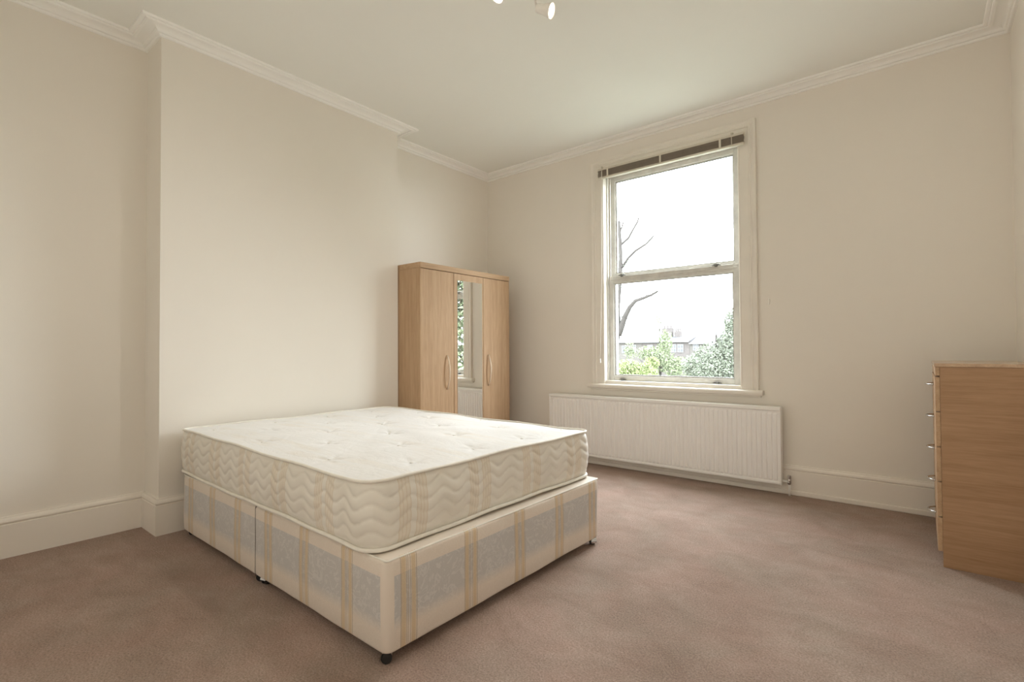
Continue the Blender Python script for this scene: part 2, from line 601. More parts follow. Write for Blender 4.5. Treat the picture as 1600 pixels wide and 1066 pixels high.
# outer pulley stiles seen beyond the lower sash
wbox('parting_bead', WX0, WX0 + 0.010, D + 0.0985, D + 0.1035, WZ0, WZ1 - 0.035, M['sash'])
wbox('parting_bead', WX1 - 0.010, WX1, D + 0.0985, D + 0.1035, WZ0, WZ1 - 0.035, M['sash'])


def catch(x, y, z, nm):
    bm_ = bmesh.new()
    bx(bm_, x - 0.035 - ox, x + 0.035 - ox, y - 0.012 - oy, y - oy, z - oz, z + 0.006 - oz)
    bx(bm_, x - 0.010 - ox, x + 0.010 - ox, y - 0.020 - oy, y - 0.002 - oy, z - 0.012 - oz, z + 0.014 - oz)
    bx(bm_, x - 0.024 - ox, x + 0.024 - ox, y - 0.016 - oy, y - 0.004 - oy, z + 0.006 - oz, z + 0.011 - oz)
    o_ = link_mesh(nm, bm_, M['steel'], win, bevel=0.002)
    o_['label'] = 'small dark metal sash catch'


for x in (1.29, 2.10):
    catch(x, D + 0.070, 1.682, 'sash_catch')
    catch(x, D + 0.061, 0.757, 'sash_catch')

# ------------------------------------------------------------------ blind above the window (pulled right up)
bl = thing('venetian_blind', 'raised slatted blind bunched up at the top of the sash window', 'blind', (1.732, D - 0.03, 2.545))
BX0, BX1 = 1.120 - 1.732, 2.345 - 1.732
BY0, BY1 = -0.024, 0.0
box('head_rail', BX0, BX1, BY0, BY1, 0.074, 0.092, M['rail'], bl, 0.002)
me0 = None
for k in range(15):
    z = 0.0175 + k * 0.0037
    if me0 is None:
        bm = bmesh.new()
        bx(bm, BX0 + 0.004, BX1 - 0.004, BY0 - 0.001, BY1, 0, 0.0022)
        o = link_mesh('slat', bm, M['slat'], bl)
        me0 = o.data
    else:
        o = bpy.data.objects.new('slat', me0)
        COL.objects.link(o)
        o.parent = bl
    o.location = (random.uniform(-0.002, 0.002), random.uniform(-0.0025, 0.001), z)
box('bottom_rail', BX0 + 0.002, BX1 - 0.002, BY0 - 0.003, BY1, 0.0, 0.0155, M['rail'], bl, 0.003)
for x in (BX0 + 0.10, -0.03, BX1 - 0.17):
    box('ladder_tape', x - 0.008, x + 0.008, BY0 - 0.006, BY0 - 0.0035, 0.002, 0.084, M['rail'], bl, 0.0008)
for x in (BX0 + 0.045, BX1 - 0.085):
    bm = bmesh.new()
    bx(bm, x - 0.0025, x + 0.0025, BY0 - 0.007, BY0 - 0.0035, -0.004, 0.100)
    bx(bm, x - 0.008, x + 0.008, BY0 - 0.007, BY1, 0.094, 0.105)
    link_mesh('bracket', bm, M['rail'], bl)
bm = bmesh.new()
cx0 = BX0 + 0.045
tube(bm, [(cx0, -0.034, 0.06), (cx0 - 0.001, -0.036, -0.2), (cx0 - 0.010, -0.032, -0.9), (cx0 - 0.030, -0.032, -1.60)], 0.0022, 6)
pc = link_mesh('pull_cord', bm, M['cordm'], bl, smooth=True)
bm = bmesh.new()
lathe(bm, [(0.002, 0.0), (0.0045, -0.006), (0.0065, -0.030), (0.006, -0.036), (0.002, -0.038)], 10, Matrix.Translation((cx0 - 0.030, -0.032, -1.60)))
link_mesh('toggle', bm, M['cordm'], pc, smooth=True)

# cord cleat on the wall beside the window
bm = bmesh.new()
bx(bm, -0.006, 0.006, -0.012, 0, -0.012, 0.012)
bx(bm, -0.004, 0.004, -0.016, -0.011, -0.026, 0.026)
o = link_mesh('cord_cleat', bm, M['cordm'], None, bevel=0.002)
o.location = (2.489, D - 0.0005, 1.37)
o['label'] = 'tiny white cord cleat on the wall right of the window'
o['category'] = 'cleat'

# ------------------------------------------------------------------ radiator
RX0, RX1, RZ0, RZ1 = 0.608, 2.567, 0.074, 0.6155
ra = thing('radiator', 'long white ribbed panel radiator below the window', 'radiator', ((RX0 + RX1) / 2, D - 0.06, 0.0))
hw = (RX1 - RX0) / 2
yF, yB = -0.030, 0.028     # local, room side negative
bm = bmesh.new()
pitch = 0.0332
xs = []
x = -hw + 0.016
prof = []
nfl = int((2 * hw - 0.03) / pitch)
st = (2 * hw - nfl * pitch) / 2
prof.append((-hw, 0.0))
for k in range(nfl):
    a = -hw + st + k * pitch
    prof += [(a + 0.003, 0.0), (a + 0.008, -0.006), (a + 0.0255, -0.006), (a + 0.0305, 0.0)]
prof.append((hw, 0.0))
za, zb, zc, zd = RZ0, RZ0 + 0.022, RZ1 - 0.040, RZ1 - 0.028
rows = []
for z, f in ((za, 0.0), (zb, 0.0), (zb + 0.012, 1.0), (zc - 0.012, 1.0), (zc, 0.0), (zd, 0.0)):
    rows.append([bm.verts.new((px, yF + d * f, z)) for px, d in prof])
for A, B in zip(rows, rows[1:]):
    for j in range(len(prof) - 1):
        bm.faces.new((A[j], A[j + 1], B[j + 1], B[j]))
o = link_mesh('front_panel', bm, M['radiator'], ra, recalc=False)
md = o.modifiers.new('solid', 'SOLIDIFY')
md.thickness = 0.002
md.offset = -1
box('back_panel', -hw, hw, yB - 0.004, yB, RZ0, RZ1 - 0.02, M['radiator'], ra, 0.001)
box('top_cover', -hw - 0.002, hw + 0.002, yF - 0.010, yB + 0.001, RZ1 - 0.026, RZ1, M['radiator'], ra, 0.003)
for s in (-1, 1):
    box('side_cover', s * hw - 0.003, s * hw + 0.003, yF - 0.006, yB - 0.0045, RZ0 - 0.002, RZ1 - 0.0265, M['radiator'], ra, 0.002)
box('bottom_seam', -hw + 0.004, hw - 0.004, yF - 0.0075, yF - 0.001, RZ0 + 0.002, RZ0 + 0.018, M['radiator'], ra, 0.003)
for x in (-hw + 0.25, 0, hw - 0.25):
    box('wall_bracket', x - 0.015, x + 0.015, yB + 0.0012, 0.0595, RZ0 + 0.05, RZ1 - 0.08, M['radiator'], ra, 0.001)
for s in (-1, 1):
    e = bpy.data.objects.new('valve', None)
    COL.objects.link(e)
    e.parent = ra
    xv = s * (hw + 0.028)
    bm = bmesh.new()
    lathe(bm, [(0.008, 0.0), (0.008, 0.028), (0.011, 0.029), (0.011, 0.040), (0.007, 0.041)], 14, aim((s * (hw + 0.0035), 0.0, RZ0 + 0.022), (s, 0, 0)))
    link_mesh('union', bm, M['lampmetal'], e)
    bm = bmesh.new()
    lathe(bm, [(0.009, -0.018), (0.012, -0.012), (0.012, 0.012), (0.010, 0.018), (0.012, 0.020), (0.012, 0.042), (0.008, 0.046)], 14, Matrix.Translation((xv + s * 0.018, 0, RZ0 + 0.022)))
    link_mesh('valve_body', bm, M['chrome'] if s > 0 else M['lampmetal'], e, smooth=False)
    bm = bmesh.new()
    tube(bm, [(xv + s * 0.018, 0, RZ0 + 0.006), (xv + s * 0.018, 0, 0.0)], 0.0075, 12)
    link_mesh('pipe', bm, M['lampmetal'], e, smooth=True)
    bm = bmesh.new()
    tube(bm, [(xv + s * 0.018, -0.012, RZ0 + 0.022), (xv + s * 0.018, -0.034, RZ0 + 0.022)], 0.007, 10)
    link_mesh('spindle', bm, M['chrome'], e, smooth=True)

# ------------------------------------------------------------------ wardrobe
WD0, WD1, WDX, WZ = 2.630, 3.742, 0.270, 1.7325
wa = thing('wardrobe', 'three-door beech wardrobe with a narrow mirror on the middle door', 'wardrobe', (0.02, (WD0 + WD1) / 2, 0))


def wb(name, x0, x1, y0, y1, z0, z1, mat, parent=None, bevel=0.002):
    return box(name, x0 - 0.02, x1 - 0.02, y0 - (WD0 + WD1) / 2, y1 - (WD0 + WD1) / 2, z0, z1, mat, parent or wa, bevel)


xb = XA + 0.028
wb('side_panel', xb, WDX - 0.004, WD0, WD0 + 0.018, 0, WZ - 0.046, M['beech'])
wb('side_panel', xb, WDX - 0.004, WD1 - 0.018, WD1, 0, WZ - 0.046, M['beech'])
wb('top_panel', xb, WDX, WD0, WD1, WZ - 0.0455, WZ, M['beech_y'])
wb('back_panel', xb, xb + 0.004, WD0 + 0.0185, WD1 - 0.0185, 0.06, WZ - 0.046, M['beech'], bevel=0)
wb('plinth', xb + 0.03, WDX - 0.030, WD0 + 0.0185, WD1 - 0.0185, 0, 0.06, M['beech_y'])
wb('inner_shelf', xb + 0.005, WDX - 0.030, WD0 + 0.0185, WD1 - 0.0185, 0.062, 0.078, M['beech_y'])
wb('inner_divider', xb + 0.005, WDX - 0.030, 3.360, 3.376, 0.080, WZ - 0.046, M['beech'])
dw = (WD1 - WD0) / 3


def bow_handle(name, parent, yc, z0, z1, x):
    pts = []
    for k in range(17):
        q = k / 16
        pts.append((x - 0.02 + 0.004 + 0.030 * math.sin(PI * q) ** 0.8, yc - (WD0 + WD1) / 2, z0 + (z1 - z0) * q))
    bm_ = bmesh.new()
    tube(bm_, pts, [0.0045 + 0.0030 * math.sin(PI * k / 16) for k in range(17)], 10)
    o_ = link_mesh(name, bm_, M['handle'], parent, smooth=True)
    o_['label'] = 'pale bowed pull handle'


M['handle'] = plain('pale_satin_handle', (0.66, 0.54, 0.42), 0.3, 0.35)
for k in range(3):
    a, b = WD0 + k * dw + 0.0025, WD0 + (k + 1) * dw - 0.0025
    d = wb('door', WDX - 0.024, WDX - 0.002, a, b, 0.062, WZ - 0.050, M['beech'], bevel=0.0015)
    d.location = (0, 0, 0)
    if k == 0:
        bow_handle('handle', d, 2.918, 0.705, 0.985, WDX)
    if k == 2:
        bow_handle('handle', d, 3.433, 0.705, 0.985, WDX)
    if k == 1:
        mo = wb('mirror', WDX - 0.002, WDX + 0.0025, 3.040, 3.352, 0.32, 1.626, M['mirror'], d, 0.0015)
        mo['label'] = 'narrow upright mirror panel'

# ------------------------------------------------------------------ chest of drawers
CX, CXS, CY0, CY1, CZ = 3.388, 3.406, 3.112, 3.800, 0.953
ch = thing('chest_of_drawers', 'five-drawer beech chest with silver bow handles against the right wall', 'chest of drawers', (3.57, (CY0 + CY1) / 2, 0))


def cb(name, x0, x1, y0, y1, z0, z1, mat, parent=None, bevel=0.0015):
    return box(name, x0 - 3.57, x1 - 3.57, y0 - (CY0 + CY1) / 2, y1 - (CY0 + CY1) / 2, z0, z1, mat, parent or ch, bevel)


xr = W - 0.026
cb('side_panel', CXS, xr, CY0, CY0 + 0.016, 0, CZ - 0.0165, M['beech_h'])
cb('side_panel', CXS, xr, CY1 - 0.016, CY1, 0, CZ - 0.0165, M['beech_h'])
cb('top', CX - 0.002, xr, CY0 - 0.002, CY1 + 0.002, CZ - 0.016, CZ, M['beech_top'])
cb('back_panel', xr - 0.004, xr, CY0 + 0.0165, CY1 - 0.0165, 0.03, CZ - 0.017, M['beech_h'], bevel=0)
cb('top_rail', CX + 0.001, CXS - 0.0005, CY0 + 0.001, CY1 - 0.001, 0.8950, CZ - 0.0170, M['beech_y'])
cb('plinth', CXS + 0.018, CXS + 0.034, CY0 + 0.0165, CY1 - 0.0165, 0.0, 0.066, M['beech_y'])
gz = [0.070, 0.232, 0.397, 0.560, 0.725, 0.892]
for k in range(5):
    z0, z1 = gz[k] + 0.003, gz[k + 1] - 0.003
    dr = cb('drawer', CX, CXS - 0.0005, CY0 + 0.001, CY1 - 0.001, z0, z1, M['beech_y'])
    bm = bmesh.new()
    X0, Yc = CXS - 3.57, 0.0
    for (a, b, c_, d_, e_, f_) in ((X0 + 0.001, X0 + 0.29, -0.315, -0.303, z0 + 0.01, z1 - 0.03), (X0 + 0.001, X0 + 0.29, 0.303, 0.315, z0 + 0.01, z1 - 0.03), (X0 + 0.001, X0 + 0.29, -0.303, 0.303, z0 + 0.01, z0 + 0.015)):
        bx(bm, a, b, c_, d_, e_, f_)
    link_mesh('drawer_box', bm, M['beech_h'], dr)
    bm = bmesh.new()
    hz = (z0 + z1) / 2 + 0.030
    pts = []
    for q in range(15):
        s = q / 14
        pts.append((CX - 3.57 + 0.002 - 0.034 * math.sin(PI * s) ** 0.75, -0.062 + 0.124 * s, hz))
    tube(bm, pts, 0.0042, 8)
    o = link_mesh('handle', bm, M['chrome'], dr, smooth=True)
    o['label'] = 'silver bow handle'

# ------------------------------------------------------------------ divan base
BO = Vector((1.9835, 1.0167, 0.0))
BR = -0.0095
BLEN, BWID, BSPLIT = 1.872, 1.368, 0.955
DZ0, DZ1 = 0.035, 0.342
dv = thing('divan_base', 'divan bed base in grey and cream striped damask on castors', 'bed base', BO, BR)


def divan_half(x0, x1, r0, r1):
    """rounded-corner upholstered box; UV = (metres along the face from a stripe group, height)"""
    bm_ = bmesh.new()
    uvl = bm_.loops.layers.uv.new('UVMap')
    r = 0.030
    out = []   # (x, y) outline, counter clockwise
    def corner(cx, cy, a0, q):
        for k in range(7):
            a = a0 + k / 6 * PI / 2
            out.append((cx + q * math.cos(a), cy + q * math.sin(a)))
    corner(x1 - r1, r1, -PI / 2, r1)
    corner(x1 - r1, BWID - r1, 0, r1)
    corner(x0 + r0, BWID - r0, PI / 2, r0)
    corner(x0 + r0, r0, PI, r0)
    # split the long faces into strips for a soft sag
    pts = []
    for i, p in enumerate(out):
        q = out[(i + 1) % len(out)]
        pts.append(p)
        L = math.hypot(q[0] - p[0], q[1] - p[1])
        if L > 0.1:
            n = int(L / 0.06)
            for k in range(1, n):
                pts.append((p[0] + (q[0] - p[0]) * k / n, p[1] + (q[1] - p[1]) * k / n))
    cxm, cym = (x0 + x1) / 2, BWID / 2
    lev = [(DZ0, 0.010), (DZ0 + 0.004, 0.003), (DZ0 + 0.012, 0.0), (0.11, -0.001), (0.19, -0.0015), (0.27, -0.001), (DZ1 - 0.014, 0.0), (DZ1 - 0.005, 0.003), (DZ1, 0.010)]
    rings = []
    for z, ins in lev:
        ring = []
        for (x, y) in pts:
            wob = 0.0012 * math.sin(9 * x + 13 * y + 20 * z) + 0.0008 * math.sin(23 * x - 17 * y)
            dx = (1 if x > cxm else -1) * min(1, max(0, (abs(x - cxm) - (x1 - x0) / 2 + r) / r))
            dy = (1 if y > cym else -1) * min(1, max(0, (abs(y - cym) - BWID / 2 + r) / r))
            zz = z
            if z > DZ1 - 0.02:
                zz = z + 0.002 * math.sin(7 * x + 5 * y)
            ring.append(bm_.verts.new((x - dx * (ins + wob), y - dy * (ins + wob), zz)))
        rings.append(ring)
    n = len(pts)
    for A, B in zip(rings, rings[1:]):
        for j in range(n):
            k = (j + 1) % n
            f = bm_.faces.new((A[j], A[k], B[k], B[j]))
            f.smooth = True
            ex, ey = pts[k][0] - pts[j][0], pts[k][1] - pts[j][1]
            mx_, my_ = (pts[k][0] + pts[j][0]) / 2, (pts[k][1] + pts[j][1]) / 2
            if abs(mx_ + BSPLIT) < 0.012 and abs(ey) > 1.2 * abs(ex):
                f.material_index = 1      # shade of the gap painted dark where the two halves meet
            for lp, (ax, ay) in zip(f.loops, (pts[j], pts[k], pts[k], pts[j])):
                z = lp.vert.co.z
                if abs(ey) < 1e-6:
                    u = ax + 0.2625 + 3.0 + (0.012 if mx_ < -BSPLIT else 0.0)
                elif abs(ex) < 1e-6:
                    u = ay - 0.056 + 3.0
                elif abs(mx_ + BSPLIT) < 0.012:
                    u = mx_ + 0.2625 + 3.0
                else:
                    u = 3.15
                    z = 0.32
                lp[uvl].uv = (u, z)
    for ring, rev in ((rings[0], True), (rings[-1], False)):
        f = bm_.faces.new(ring[::-1] if rev else ring)
        for lp in f.loops:
            lp[uvl].uv = (3.15 + lp.vert.co.x * 0.01, 0.32 + lp.vert.co.y * 0.01)
    o_ = link_mesh('base_section', bm_, M['divan'], dv)
    o_.data.materials.append(M['gap_shade'])
    return o_


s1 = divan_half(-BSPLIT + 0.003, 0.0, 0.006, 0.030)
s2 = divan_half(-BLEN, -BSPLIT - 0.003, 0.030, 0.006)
# covered corner piping on the visible corner seam
for (x0, x1, par) in ((-BSPLIT + 0.003, 0.0, s1), (-BLEN, -BSPLIT - 0.003, s2)):
    bm = bmesh.new()
    e = 0.012
    r = 0.014
    loop = []
    for (cx, cy, a0) in ((x1 - r, r, -PI / 2), (x1 - r, BWID - r, 0), (x0 + r, BWID - r, PI / 2), (x0 + r, r, PI)):
        for k in range(5):
            a = a0 + k / 4 * PI / 2
            loop.append((cx + (r - 0.006) * math.cos(a), cy + (r - 0.006) * math.sin(a), DZ1 - 0.003))
    tube(bm, loop, 0.0035, 6, closed=True)
    link_mesh('edge_piping', bm, M['piping'], par, smooth=True)


def castor(x, y, rz):
    e = bpy.data.objects.new('castor', None)
    COL.objects.link(e)
    e.parent = dv
    e.location = (x, y, 0)
    e.rotation_euler = (0, 0, rz)
    for s in (-1, 1):
        bm_ = bmesh.new()
        lathe(bm_, [(0.010, -0.006), (0.0175, -0.005), (0.019, 0.0), (0.0175, 0.005), (0.010, 0.006)], 18, aim((0.010, s * 0.0085, 0.0190), (0, 1, 0)))
        link_mesh('wheel', bm_, M['castor'], e, smooth=False)
    bm_ = bmesh.new()
    tube(bm_, [(0.0, 0, 0.0500), (0.0, 0, 0.0375)], 0.006, 10)
    hood = []
    for k in range(9):
        a = -0.4 + k / 8 * (PI + 0.2)
        hood.append((0.010 + 0.0215 * math.cos(a), 0, 0.0190 + 0.0215 * math.sin(a)))
    for A, B in zip(hood, hood[1:]):
        q = [bm_.verts.new((A[0], -0.015, A[2])), bm_.verts.new((B[0], -0.015, B[2])), bm_.verts.new((B[0], 0.015, B[2])), bm_.verts.new((A[0], 0.015, A[2]))]
        bm_.faces.new(q)
    o_ = link_mesh('fork', bm_, M['chrome'], e, recalc=False)
    md_ = o_.modifiers.new('solid', 'SOLIDIFY')
    md_.thickness = 0.0015


for (x, y, rz) in ((-0.022, 0.030, -2.3), (-0.030, BWID - 0.035, -0.6), (-BSPLIT + 0.050, 0.020, 1.9), (-BSPLIT - 0.012, 0.022, 0.8),
                   (-BLEN + 0.04, 0.035, 2.4), (-BLEN + 0.04, BWID - 0.04, 2.0), (-BSPLIT + 0.06, BWID - 0.04, 0.3), (-BSPLIT - 0.06, BWID - 0.04, 0.9)):
    castor(x, y, rz)

# ------------------------------------------------------------------ mattress
ma = thing('mattress', 'cream quilted double mattress with tufted top on the divan base', 'mattress', BO, -0.018)
MX0, MX1, MY0, MY1 = -1.934, -0.068, -0.013, 1.382
MZ0, MZ1 = 0.357, 0.586
MR = 0.085


def perim(ds):
    """rounded rectangle points with arc length, counter clockwise from the near-left end of the near side"""
    segs = [((MX0 + MR, MY0), (MX1 - MR, MY0)), ((MX1 - MR, MY0 + MR), -PI / 2), ((MX1, MY0 + MR), (MX1, MY1 - MR)), ((MX1 - MR, MY1 - MR), 0.0),
            ((MX1 - MR, MY1), (MX0 + MR, MY1)), ((MX0 + MR, MY1 - MR), PI / 2), ((MX0, MY1 - MR), (MX0, MY0 + MR)), ((MX0 + MR, MY0 + MR), PI)]
    pts = []
    s = 0.0
    for a, b in segs:
        if isinstance(b, tuple):
            L = math.hypot(b[0] - a[0], b[1] - a[1])
            n = max(2, int(L / ds))
            d = ((b[0] - a[0]) / L, (b[1] - a[1]) / L)
            for k in range(n):
                q = k / n
                pts.append((a[0] + d[0] * L * q, a[1] + d[1] * L * q, d[1], -d[0], s + L * q))
        else:
            L = MR * PI / 2
            n = max(3, int(L / ds))
            for k in range(n):
                g = b + PI / 2 * k / n
                pts.append((a[0] + MR * math.cos(g), a[1] + MR * math.sin(g), math.cos(g), math.sin(g), s + L * k / n))
        s += L
    return pts, s


PER, PLEN = perim(0.0062)


def ztop(s):
    return MZ1 + 0.004 * math.sin(2 * PI * 3 * s / PLEN + 0.6) + 0.0025 * math.sin(2 * PI * 11 * s / PLEN)


def zbot(s, x=0, y=0):
    return MZ0 + 0.0025 * math.sin(2 * PI * 5 * s / PLEN + 1.9) + 0.0015 * math.sin(2 * PI * 17 * s / PLEN + 0.4)


WLEN = PLEN / round(PLEN / 0.138)


def quilt(s, h):
    """relief of the wave-stitched quilting (h = height above the mattress bottom): narrow stitched grooves between flat pillows"""
    ph = 2 * PI * s / WLEN
    off = 0.016 * math.sin(ph + 0.5 * math.sin(ph / 4.0)) + 0.0012 * math.sin(2 * ph + 0.7) + 0.004 * math.sin(ph / 3.0)
    q = ((h + off) / 0.047) % 1.0
    return 0.0066 * max(0.0, math.sin(PI * q)) ** 0.38


bm = bmesh.new()
uvl = bm.loops.layers.uv.new('UVMap')
NV = 42
grid = []
for (x, y, nx, ny, s) in PER:
    colv = []
    zb_, zt_ = zbot(s), ztop(s)
    for k in range(NV + 1):
        q = k / NV
        z = zb_ + (zt_ - zb_) * q
        edge = min(1.0, min(q, 1 - q) / 0.10)
        bulge = 0.012 * math.sin(PI * q) - 0.004 + 0.004 * math.sin(2 * PI * 7 * s / PLEN) * math.sin(PI * q)
        d = bulge + quilt(s, z - MZ0) * edge
        colv.append(bm.verts.new((x + nx * d, y + ny * d, z)))
    grid.append(colv)
n = len(PER)
near_len = MX1 - MX0 - 2 * MR
for i in range(n):
    j = (i + 1) % n
    s0 = PER[i][4]
    s1_ = PER[j][4] if j else PLEN
    # stripe phase: near side groups start at local x -0.395 etc., foot at local y 0.095
    if s0 < near_len + MR * 0.8:
        sh = -(near_len + MR + 0.045 - 0.39) + 3.45
    else:
        sh = -(near_len + MR * PI / 2 - MR + 0.095 - MY0) + 3.45
    for k in range(NV):
        f = bm.faces.new((grid[i][k], grid[j][k], grid[j][k + 1], grid[i][k + 1]))
        f.smooth = True
        for lp, ss in zip(f.loops, (s0, s1_, s1_, s0)):
            lp[uvl].uv = (ss + sh, lp.vert.co.z)
link_mesh('border', bm, M['border'], ma, recalc=False)

# top panel with crown and tufts
tufts = []
for i in range(6):
    for j in range(4):
        tufts.append((MX0 + 0.20 + i * 0.305, MY0 + 0.17 + j * 0.345 + (0.1725 if i % 2 else 0) - 0.06))
tufts = [p for p in tufts if MY0 + 0.07 < p[1] < MY1 - 0.07]


def top_z(x, y, s, rr):
    e = 1 - rr
    z = ztop(s) * rr + (MZ1 + 0.0) * (1 - rr)
    z += 0.016 * (1 - rr ** 4)
    for tx, ty in tufts:
        d2 = (x - tx) ** 2 + (y - ty) ** 2
        if d2 < 0.09:
            z -= 0.006 * math.exp(-d2 / 0.0009) + 0.003 * math.exp(-d2 / 0.012)
            ang = math.atan2(y - ty, x - tx)
            dd = math.sqrt(d2)
            z -= 0.0045 * math.exp(-((dd - 0.04) / 0.03) ** 2) * (0.5 + 0.5 * math.cos(5 * ang + tx * 9)) ** 3
    z += 0.0014 * math.sin(15 * x + 6 * y) * math.sin(17 * y - 4 * x + 1)
    return z


P2, _ = perim(0.013)
bm = bmesh.new()
rings = []
NR = 100
cxm, cym = (MX0 + MX1) / 2, (MY0 + MY1) / 2
for k in range(NR):
    rr = 1 - (k / NR) ** 1.0
    ring = []
    for (x, y, nx, ny, s) in P2:
        ex, ey = x - 0.002 * nx, y - 0.002 * ny
        px, py = cxm + (ex - cxm) * rr, cym + (ey - cym) * rr
        ring.append(bm.verts.new((px, py, top_z(px, py, s, rr))))
    rings.append(ring)
n2 = len(P2)
for A, B in zip(rings, rings[1:]):
    for j in range(n2):
        k = (j + 1) % n2
        f = bm.faces.new((A[j], A[k], B[k], B[j]))
        f.smooth = True
cv = bm.verts.new((cxm, cym, top_z(cxm, cym, 0, 0)))
for j in range(n2):
    f = bm.faces.new((rings[-1][j], rings[-1][(j + 1) % n2], cv))
    f.smooth = True
link_mesh('top_panel', bm, M['top'], ma, recalc=False)
bm = bmesh.new()
bm.faces.new([bm.verts.new((x, y, zbot(s))) for (x, y, nx, ny, s) in P2][::-1])
link_mesh('underside', bm, M['border'], ma, recalc=False)
bm = bmesh.new()
tube(bm, [(x + nx * 0.003, y + ny * 0.003, ztop(s) + 0.001) for (x, y, nx, ny, s) in P2], 0.0062, 8, closed=True)
link_mesh('top_piping', bm, M['piping'], ma, smooth=True)
bm = bmesh.new()
tube(bm, [(x + nx * 0.004, y + ny * 0.004, zbot(s)) for (x, y, nx, ny, s) in P2], 0.0078, 8, closed=True)
link_mesh('bottom_piping', bm, M['piping'], ma, smooth=True)
tm = None
for tx, ty in tufts:
    if tm is None:
        bm = bmesh.new()
        lathe(bm, [(0.0085, 0.0), (0.0075, 0.0022), (0.003, 0.0032)], 10)
        o = link_mesh('tuft', bm, M['thread'], ma)
        tm = o.data
    else:
        o = bpy.data.objects.new('tuft', tm)
        COL.objects.link(o)
        o.parent = ma
    rr = max(abs(tx - cxm) / (MX1 - cxm), abs(ty - cym) / (MY1 - cym))
    o.location = (tx, ty, top_z(tx, ty, 0, rr) + 0.0008)
    o.rotation_euler = (0, 0, random.uniform(0, 1))

# ------------------------------------------------------------------ ceiling spotlight cluster (mostly above the frame)
FL = Vector((1.880, 1.800, H))
sl = thing('ceiling_spotlight', 'white ceiling spotlight cluster with lit lamps at the top edge', 'light', FL)
bm = bmesh.new()
lathe(bm, [(0.085, 0.0), (0.085, -0.012), (0.075, -0.022), (0.02, -0.026)], 32)
link_mesh('ceiling_plate', bm, M['lampmetal'], sl, smooth=False)


def spot_head(mouth, dr, watts, cone):
    """mouth centre (world), direction of the beam"""
    mouth = Vector(mouth) - FL
    dr = Vector(dr).normalized()
    back = mouth - dr * 0.085
    e = bpy.data.objects.new('spot_head', None)
    COL.objects.link(e)
    e.parent = sl
    bm_ = bmesh.new()
    # hollow bell-shaped shade: outside then inside
    lathe(bm_, [(0.010, -0.004), (0.019, 0.0), (0.023, 0.012), (0.024, 0.034), (0.029, 0.055), (0.037, 0.085), (0.0365, 0.086), (0.0345, 0.080), (0.012, 0.060)], 24, aim(back, dr))
    link_mesh('shade', bm_, M['lampmetal'], e, smooth=True)
    bm_ = bmesh.new()
    lathe(bm_, [(0.030, 0.0), (0.032, 0.004), (0.026, 0.008), (0.012, 0.011)], 24, aim(back + dr * 0.072, dr))
    link_mesh('bulb', bm_, M['bulb'], e, smooth=True)
    bm_ = bmesh.new()
    foot = Vector((back.x * 0.55, back.y * 0.55, -0.018))
    if math.hypot(foot.x, foot.y) > 0.06:
        foot = Vector((foot.x, foot.y, 0)).normalized() * 0.06 + Vector((0, 0, -0.02))
    tube(bm_, [foot, Vector((back.x, back.y, -0.035)) * 0.6 + foot * 0.4, back], 0.006, 10)
    link_mesh('arm', bm_, M['lampmetal'], e, smooth=True)
    ld = bpy.data.lights.new('spot_lamp', 'SPOT')
    ld.energy = watts
    ld.color = (1.0, 0.945, 0.87)
    ld.spot_size = R(cone)
    ld.spot_blend = 1.0
    ld.shadow_soft_size = 0.035
    lo = bpy.data.objects.new('spot_lamp', ld)
    COL.objects.link(lo)
    lo.parent = sl
    lo.matrix_local = aim(mouth + dr * 0.008, -dr)


spot_head((1.960, 2.024, 2.690), (0.88, 0.265, -0.40), SPOT_W * 0.55, 110)
spot_head((1.782, 1.812, 2.728), (-0.30, -0.45, -0.85), SPOT_W * 0.7, 130)
spot_head((1.945, 1.655, 2.735), (0.25, -0.90, -0.45), SPOT_W * 4.1, 105)  # unseen head, boosted and aimed so its bounce fills the near side
spot_head((1.815, 1.660, 2.760), (-0.45, 0.65, -0.75), SPOT_W * 0.5, 110)  # unseen head added to brighten the far left corner

# ------------------------------------------------------------------ outside: ground, terrace of houses, trees
M['grass'] = paint('garden_grass', (0.11, 0.12, 0.095), 0.9, 0.2, 0.5, 0.0, 0.1)
M['brick'] = paint('pale_brown_brick', (0.066, 0.059, 0.057), 0.9, 0.10, 3.0, 0.0, 0.1)
M['brickb'] = paint('greyish_brick', (0.07, 0.065, 0.06), 0.9, 0.10, 3.0, 0.0, 0.1)
M['slate'] = paint('grey_slate', (0.042, 0.042, 0.046), 0.8, 0.10, 2.0, 0.0, 0.2)
M['whitewood'] = paint('white_house_trim', (0.12, 0.12, 0.125), 0.6, 0.02, 2, 0.0, 0.2)
M['darkpane'] = plain('dark_house_pane', (0.02, 0.021, 0.024), 0.3)
M['bark'] = paint('grey_bark', (0.030, 0.027, 0.025), 0.9, 0.15, 6, 0.0, 0.1)
GZ = -6.0
o = box('garden_ground', -160, 120, 6.0, 230, GZ - 0.2, GZ, M['grass'])
struct(o, 'green garden ground far below the window', 'ground')


def leafmat(name, c):
    t_ = NT(name)
    gi = t_.n('ShaderNodeTexNoise')
    gi.inputs['Scale'].default_value = 1.3
    t_.link(t_.coord(), gi.inputs['Vector'])
    t_.base(t_.ramp(gi.outputs['Fac'], [(0.3, tuple(x * 0.62 for x in c)), (0.7, tuple(min(1, x * 1.25) for x in c))]))
    return t_.set(0.6, 0, 0.2)


M['leaf_yellow'] = leafmat('yellow_green_leaf', (0.125, 0.150, 0.062))
M['leaf_green'] = leafmat('fresh_green_leaf', (0.105, 0.126, 0.070))
M['leaf_grey'] = leafmat('grey_green_leaf', (0.098, 0.110, 0.082))


